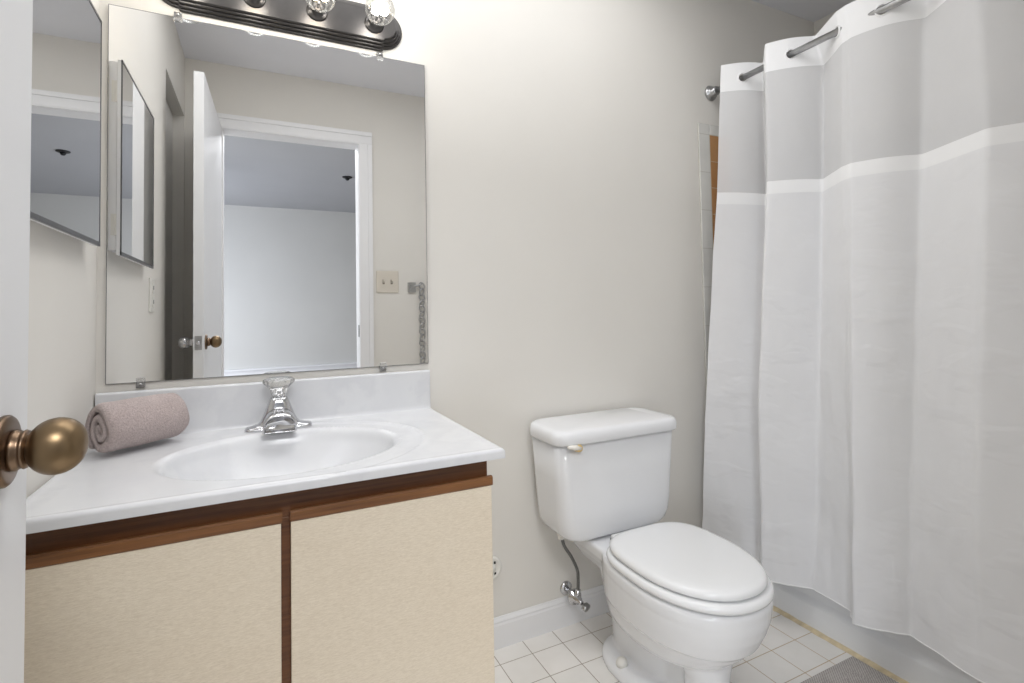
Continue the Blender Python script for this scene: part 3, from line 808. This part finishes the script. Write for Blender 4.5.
# ------------------------------------------------------------------ open door leaf with knobs
Hh = Vector((OX0, YR, 0)); Ll = Vector((0.1464, -0.8745, 0))
u = (Ll-Hh).normalized(); nL = Vector((-u.y, u.x, 0))     # nL points to the left wall
Hh = Hh + u*0.024
TH = 0.037
b = BM()
ZD = 2.045
pts = [Hh, Ll, Ll+nL*TH, Hh+nL*TH]
loft(b, [[p+Vector((0, 0, 0.008)) for p in pts], [p+Vector((0, 0, ZD)) for p in pts]])
door = struct('door_1', b, M['door'], bevel=0.0015)
KZ = 0.9525
kc = Ll - u*0.060; kc.z = KZ
egg = [(.0150 + .0215*(1-math.cos(PI*q/18)), max(.0003, .0248*math.sin(PI*q/18)**0.92)) for q in range(2, 19)]
for s, mk, mr in ((-1, M['bronze'], M['bronze_dark']), (1, M['chrome'], M['chrome'])):
    base = kc if s < 0 else kc + nL*TH
    axv = nL*s
    b = BM()
    sc = 1.0
    lathe(b, base, axv, [(h*sc, r) for h, r in egg], 40)
    k = obj('door_knob', b, mk, door, smooth=True); k['label'] = 'egg-shaped antique brass knob' if s < 0 else 'bright chrome knob'
    b = BM(); lathe(b, base, axv, [(0, .0305), (.003, .0305), (.005, .0288), (.0062, .025), (.0066, .019)], 40); obj('rosette', b, mr, k, smooth=True)
    b = BM(); lathe(b, base+axv*.006, axv, [(0, .0175), (.004, .0178), (.006, .016), (.008, .016), (.009, .0168), (.0105, .0162), (.0115, .0112), (.014, .0110)], 32); obj('shank', b, mr, k, smooth=True)
b = BM()
c0 = Ll + nL*(TH/2)
e = u*0.0006
pts = [c0+nL*.0125+e, c0-nL*.0125+e]
loft(b, [[pts[0]+Vector((0, 0, KZ-.028)), pts[1]+Vector((0, 0, KZ-.028)), pts[1]-u*.002+Vector((0, 0, KZ-.028)), pts[0]-u*.002+Vector((0, 0, KZ-.028))], [pts[0]+Vector((0, 0, KZ+.028)), pts[1]+Vector((0, 0, KZ+.028)), pts[1]-u*.002+Vector((0, 0, KZ+.028)), pts[0]-u*.002+Vector((0, 0, KZ+.028))]])
lp = obj('latch_plate', b, M['steel'], door)
b = BM(); lathe(b, c0+e+Vector((0, 0, KZ)), u, [(0, .008), (.009, .0075), (.010, .004), (.0102, .0002)], 16); obj('latch_bolt', b, M['chrome'], lp, smooth=True)

# ------------------------------------------------------------------ toilet
TXC = 1.376
toi = thing('toilet', 'white two-piece toilet with closed lid between vanity and curtain', 'toilet', (TXC, -0.36, 0))
def egg_ring(z, d0, d1, hw, n=56, dm=None, back=2.6):
    """closed plan outline: d0 rear, d1 front (distance from wall), hw half width; rear squarer, front rounder"""
    dm = dm if dm is not None else d0 + (d1-d0)*0.52
    pts = []
    for k in range(n):
        a = 2*PI*k/n; c, s = math.cos(a), math.sin(a)
        if s >= 0: e = 2.15; ex = abs(c)**(2/e); ey = abs(s)**(2/e); d = dm + (d1-dm)*ey
        else: e = back; ex = abs(c)**(2/e); ey = abs(s)**(2/e); d = dm - (dm-d0)*ey
        pts.append(Vector((TXC + hw*ex*(1 if c >= 0 else -1), -d, z)))
    return pts
b = BM()
loft(b, [egg_ring(z, d0, d1, hw, dm=dm) for z, d0, d1, hw, dm in (
    (.120, .24, .46, .070, .34), (.135, .22, .505, .095, .35), (.155, .20, .548, .115, .37), (.18, .19, .587, .132, .39), (.21, .19, .620, .142, .40), (.226, .19, .632, .147, .41), (.236, .19, .645, .156, .42), (.275, .19, .664, .164, .44), (.305, .19, .674, .169, .45), (.318, .19, .676, .170, .45), (.324, .20, .676, .1735, .45), (.345, .20, .678, .1740, .45), (.352, .205, .673, .170, .45), (.354, .22, .665, .155, .45))])
# deck under the tank
loft(b, [rrect(TXC, -0.165, hx, 0.135, .05, z) for z, hx in ((.25, .075), (.29, .105), (.320, .125), (.340, .130), (.350, .130), (.354, .122))])
# trapway body, web, front foot, base flange
loft(b, [egg_ring(z, d0, d1, hw, dm=dm, back=2.2) for z, d0, d1, hw, dm in ((.0, .155, .41, .064, .27), (.05, .155, .41, .064, .27), (.11, .15, .415, .068, .27), (.17, .14, .425, .078, .26), (.22, .12, .42, .088, .25), (.27, .10, .40, .094, .25))])
loft(b, [rrect(TXC, -0.43, .030, .07, .02, z) for z in (0, .17)])
loft(b, [egg_ring(z, d0, d1, hw, dm=(d0+d1)/2, back=2.1) for z, d0, d1, hw in ((.0, .446, .592, .066), (.012, .448, .590, .064), (.03, .456, .580, .056), (.07, .460, .573, .052), (.12, .460, .573, .053), (.155, .45, .576, .066), (.18, .42, .570, .085))])
loft(b, [egg_ring(z, d0, d1, hw, dm=dm, back=2.2) for z, d0, d1, hw, dm in ((.0, .140, .43, .117, .285), (.017, .140, .43, .117, .285), (.026, .146, .424, .111, .285), (.033, .160, .41, .094, .285))])
o = obj('bowl', b, M['china'], toi, smooth=True)
md = o.modifiers.new('remesh', 'REMESH'); md.mode = 'VOXEL'; md.voxel_size = 0.0042; md.use_smooth_shade = True
md = o.modifiers.new('smooth', 'SMOOTH'); md.factor = 0.5; md.iterations = 6
for sx in (-1, 1):
    b = BM(); lathe(b, (TXC+sx*0.090, -0.283, 0.029), (0, 0, 1), [(0, .0165), (.010, .0165), (.017, .0135), (.021, .008), (.022, .0003)], 20)
    c = obj('bolt_cap', b, M['plastic'], toi, smooth=True)
# seat and lid
def lid_ring(z, inset, grow=1.0, d0=.264, d1=.667, hw=.1640, dm=.445):
    return egg_ring(z, d0+inset, d1-inset, hw-inset, dm=dm, back=3.4, n=72)
b = BM()
sec_ = [(0.0, .360), (-.002, .366), (0.0, .373), (.006, .3775), (.03, .3795), (.055, .378), (.062, .372), (.062, .362), (.055, .3585), (.01, .3575)]
rings = [egg_ring(z, .260+i, .680-i, .1725-i, dm=.45, back=3.4, n=72) for i, z in sec_]
rings.append(rings[0]); loft(b, rings, False, False); bmesh.ops.remove_doubles(b, verts=b.verts[:], dist=1e-6)
obj('seat', b, M['seat'], toi, smooth=True)
b = BM()
loft(b, [lid_ring(.3825, .006), lid_ring(.3830, .002), lid_ring(.386, .0), lid_ring(.392, .0), lid_ring(.3975, .003), lid_ring(.4015, .009), lid_ring(.4035, .018), lid_ring(.4045, .035), lid_ring(.4052, .07), lid_ring(.4055, .12)])
obj('lid', b, M['seat'], toi, smooth=True)
for sx in (-1, 1):
    b = BM(); box(b, TXC+sx*.072-.020, TXC+sx*.072+.020, -.268, -.245, .364, .388)
    hb = obj('hinge', b, M['seat'], toi, bevel=0.005)
    b = BM(); tube(b, [(TXC+sx*.072-.026, -.257, .378), (TXC+sx*.072+.026, -.257, .378)], .0055, 12); obj('hinge_pin', b, M['steel'], hb, smooth=True)
# tank
b = BM()
YT = -0.018
TKC = TXC - 0.0165
def tank_ring(z, hx, front, r, chamf=0.0):
    pts = rrect(TKC, (YT+front)/2, hx, (YT-front)/2, r, z, 8)
    return pts
loft(b, [tank_ring(z, hx, fr, r) for z, hx, fr, r in ((.359, .150, -.188, .035), (.3605, .163, -.195, .040), (.366, .184, -.201, .042), (.378, .198, -.205, .044), (.400, .2085, -.208, .045), (.44, .214, -.210, .045), (.55, .222, -.212, .043), (.658, .229, -.214, .042))])
obj('tank', b, M['china'], toi, smooth=True)
b = BM()
loft(b, [tank_ring(z, hx, fr, r) for z, hx, fr, r in ((.6585, .231, -.217, .044), (.659, .237, -.226, .048), (.663, .2395, -.2295, .050), (.680, .2395, -.2295, .050), (.689, .2375, -.2275, .049), (.6955, .233, -.223, .046), (.6985, .226, -.216, .042), (.7000, .212, -.204, .034), (.7005, .18, -.18, .02))])
obj('tank_lid', b, M['china'], toi, smooth=True)
# flush lever
b = BM()
lx, lz = TXC-0.185, 0.650
lathe(b, (lx+.002, -0.2120, lz), (0, -1, 0), [(0, .0125), (.004, .0125), (.016, .011), (.020, .010), (.021, .0003)], 20)
fl = obj('flush_lever', b, M['lever_hub'], toi, smooth=True); fl['label'] = 'white flush lever with yellowed hub'
b = BM(); tube(b, [(lx+.006, -0.225, lz+.000), (lx-.014, -0.229, lz+.004), (lx-.038, -0.231, lz+.008)], [.0085, .0075, .0045], 12); obj('handle', b, M['lever'], fl, smooth=True)

# ------------------------------------------------------------------ water supply valve and hose
VX, VZ = 1.278, 0.112
va_ = thing('shutoff_valve', 'chrome shutoff valve with braided hose on the wall left of the toilet', 'valve', (VX, 0, VZ))
b = BM(); lathe(b, (VX-.004, 0, VZ+.008), (0, -1, 0), [(0, .0225), (.003, .0225), (.007, .018), (.010, .010)], 24); obj('escutcheon', b, M['chrome'], va_, smooth=True)
b = BM(); tube(b, [(VX-.004, -.006, VZ+.008), (VX, -.055, VZ)], .0085, 14)
lathe(b, (VX, -.040, VZ), (0, -1, 0), [(0, .010), (.003, .024), (.008, .0255), (.012, .024), (.014, .014), (.034, .0125), (.036, .008), (.05, .0075)], 20)
tube(b, [(VX, -.062, VZ), (VX+.004, -.064, VZ+.030)], .0095, 14)
obj('body', b, M['chrome'], va_, smooth=True)
b = BM(); lathe(b, (VX+.008, -.094, VZ-.010), (0.35, -0.85, -0.30), [(-.006, .006), (-.004, .012), (0, .0165), (.010, .0165), (.013, .0145), (.014, .001)], 24, 1.0, 0.72); obj('handle', b, M['steel'], va_, smooth=True)
b = BM(); tube(b, spline([(VX+.004, -.064, VZ+.026), (VX+.004, -.066, VZ+.06), (VX-.004, -.074, VZ+.10), (VX-.036, -.092, VZ+.155), (VX-.070, -.103, VZ+.205), (VX-.080, -.105, VZ+.252)], 8), .0052, 12); hz_ = obj('supply_hose', b, M['braid'], va_, smooth=True)
b = BM(); lathe(b, (VX-.080, -.105, VZ+.226), (0, 0, 1), [(0, .008), (.002, .011), (.012, .0125), (.016, .0145), (.021, .0145)], 8); obj('coupling_nut', b, M['plastic'], hz_)

# round white plate low on the wall, half hidden by the vanity
pl = thing('wall_plate', 'round white wall plate low on the wall just right of the vanity', 'wall plate', (0.998, 0, 0.250))
b = BM(); lathe(b, (0.998, 0, 0.250), (0, -1, 0), [(0, .037), (.006, .037), (.010, .034), (.011, .028), (.007, .024), (.0065, .001)], 36); obj('rim', b, M['plastic'], pl, smooth=True)
b = BM(); lathe(b, (0.998, -.0064, 0.250), (0, -1, 0), [(0, .0165), (.006, .0155), (.007, .001)], 24); obj('hub', b, M['plastic'], pl, smooth=True)
b = BM(); box(b, 1.009, 1.015, -.0082, -.0066, .226, .236); obj('slot', b, M['dark'], pl)
b = BM(); box(b, 1.008, 1.014, -.0082, -.0066, .262, .270); obj('slot', b, M['dark'], pl)

# ------------------------------------------------------------------ bath mat
b = BM()
mx0, mx1, my0, my1 = 1.485, 1.938, -1.34, -0.544
NX, NY = 26, 40
def matz(x, y): return 0.0085 + 0.0008*noise.noise((x*9, y*9, 0))
g = [[b.verts.new((mx0+(mx1-mx0)*i/NX + 0.002*noise.noise((j*.3, i*.3, 2)), my0+(my1-my0)*j/NY, matz(mx0+(mx1-mx0)*i/NX, my0+(my1-my0)*j/NY))) for i in range(NX+1)] for j in range(NY+1)]
for r, s in zip(g, g[1:]):
    for i in range(NX): b.faces.new((r[i], r[i+1], s[i+1], s[i]))
bl = [[b.verts.new((v.co.x, v.co.y, 0.0005)) for v in lp_] for lp_ in (g[0], [r[-1] for r in g], g[-1][::-1], [r[0] for r in g][::-1])]
for lp_, lo in zip((g[0], [r[-1] for r in g], g[-1][::-1], [r[0] for r in g][::-1]), bl):
    for i in range(len(lp_)-1): b.faces.new((lp_[i], lp_[i+1], lo[i+1], lo[i]))
bmesh.ops.remove_doubles(b, verts=b.verts[:], dist=1e-6)
mt = obj('bath_mat', b, M['mat'])
tag(mt, 'grey woven bath mat on the tile floor along the bathtub', 'bath mat')
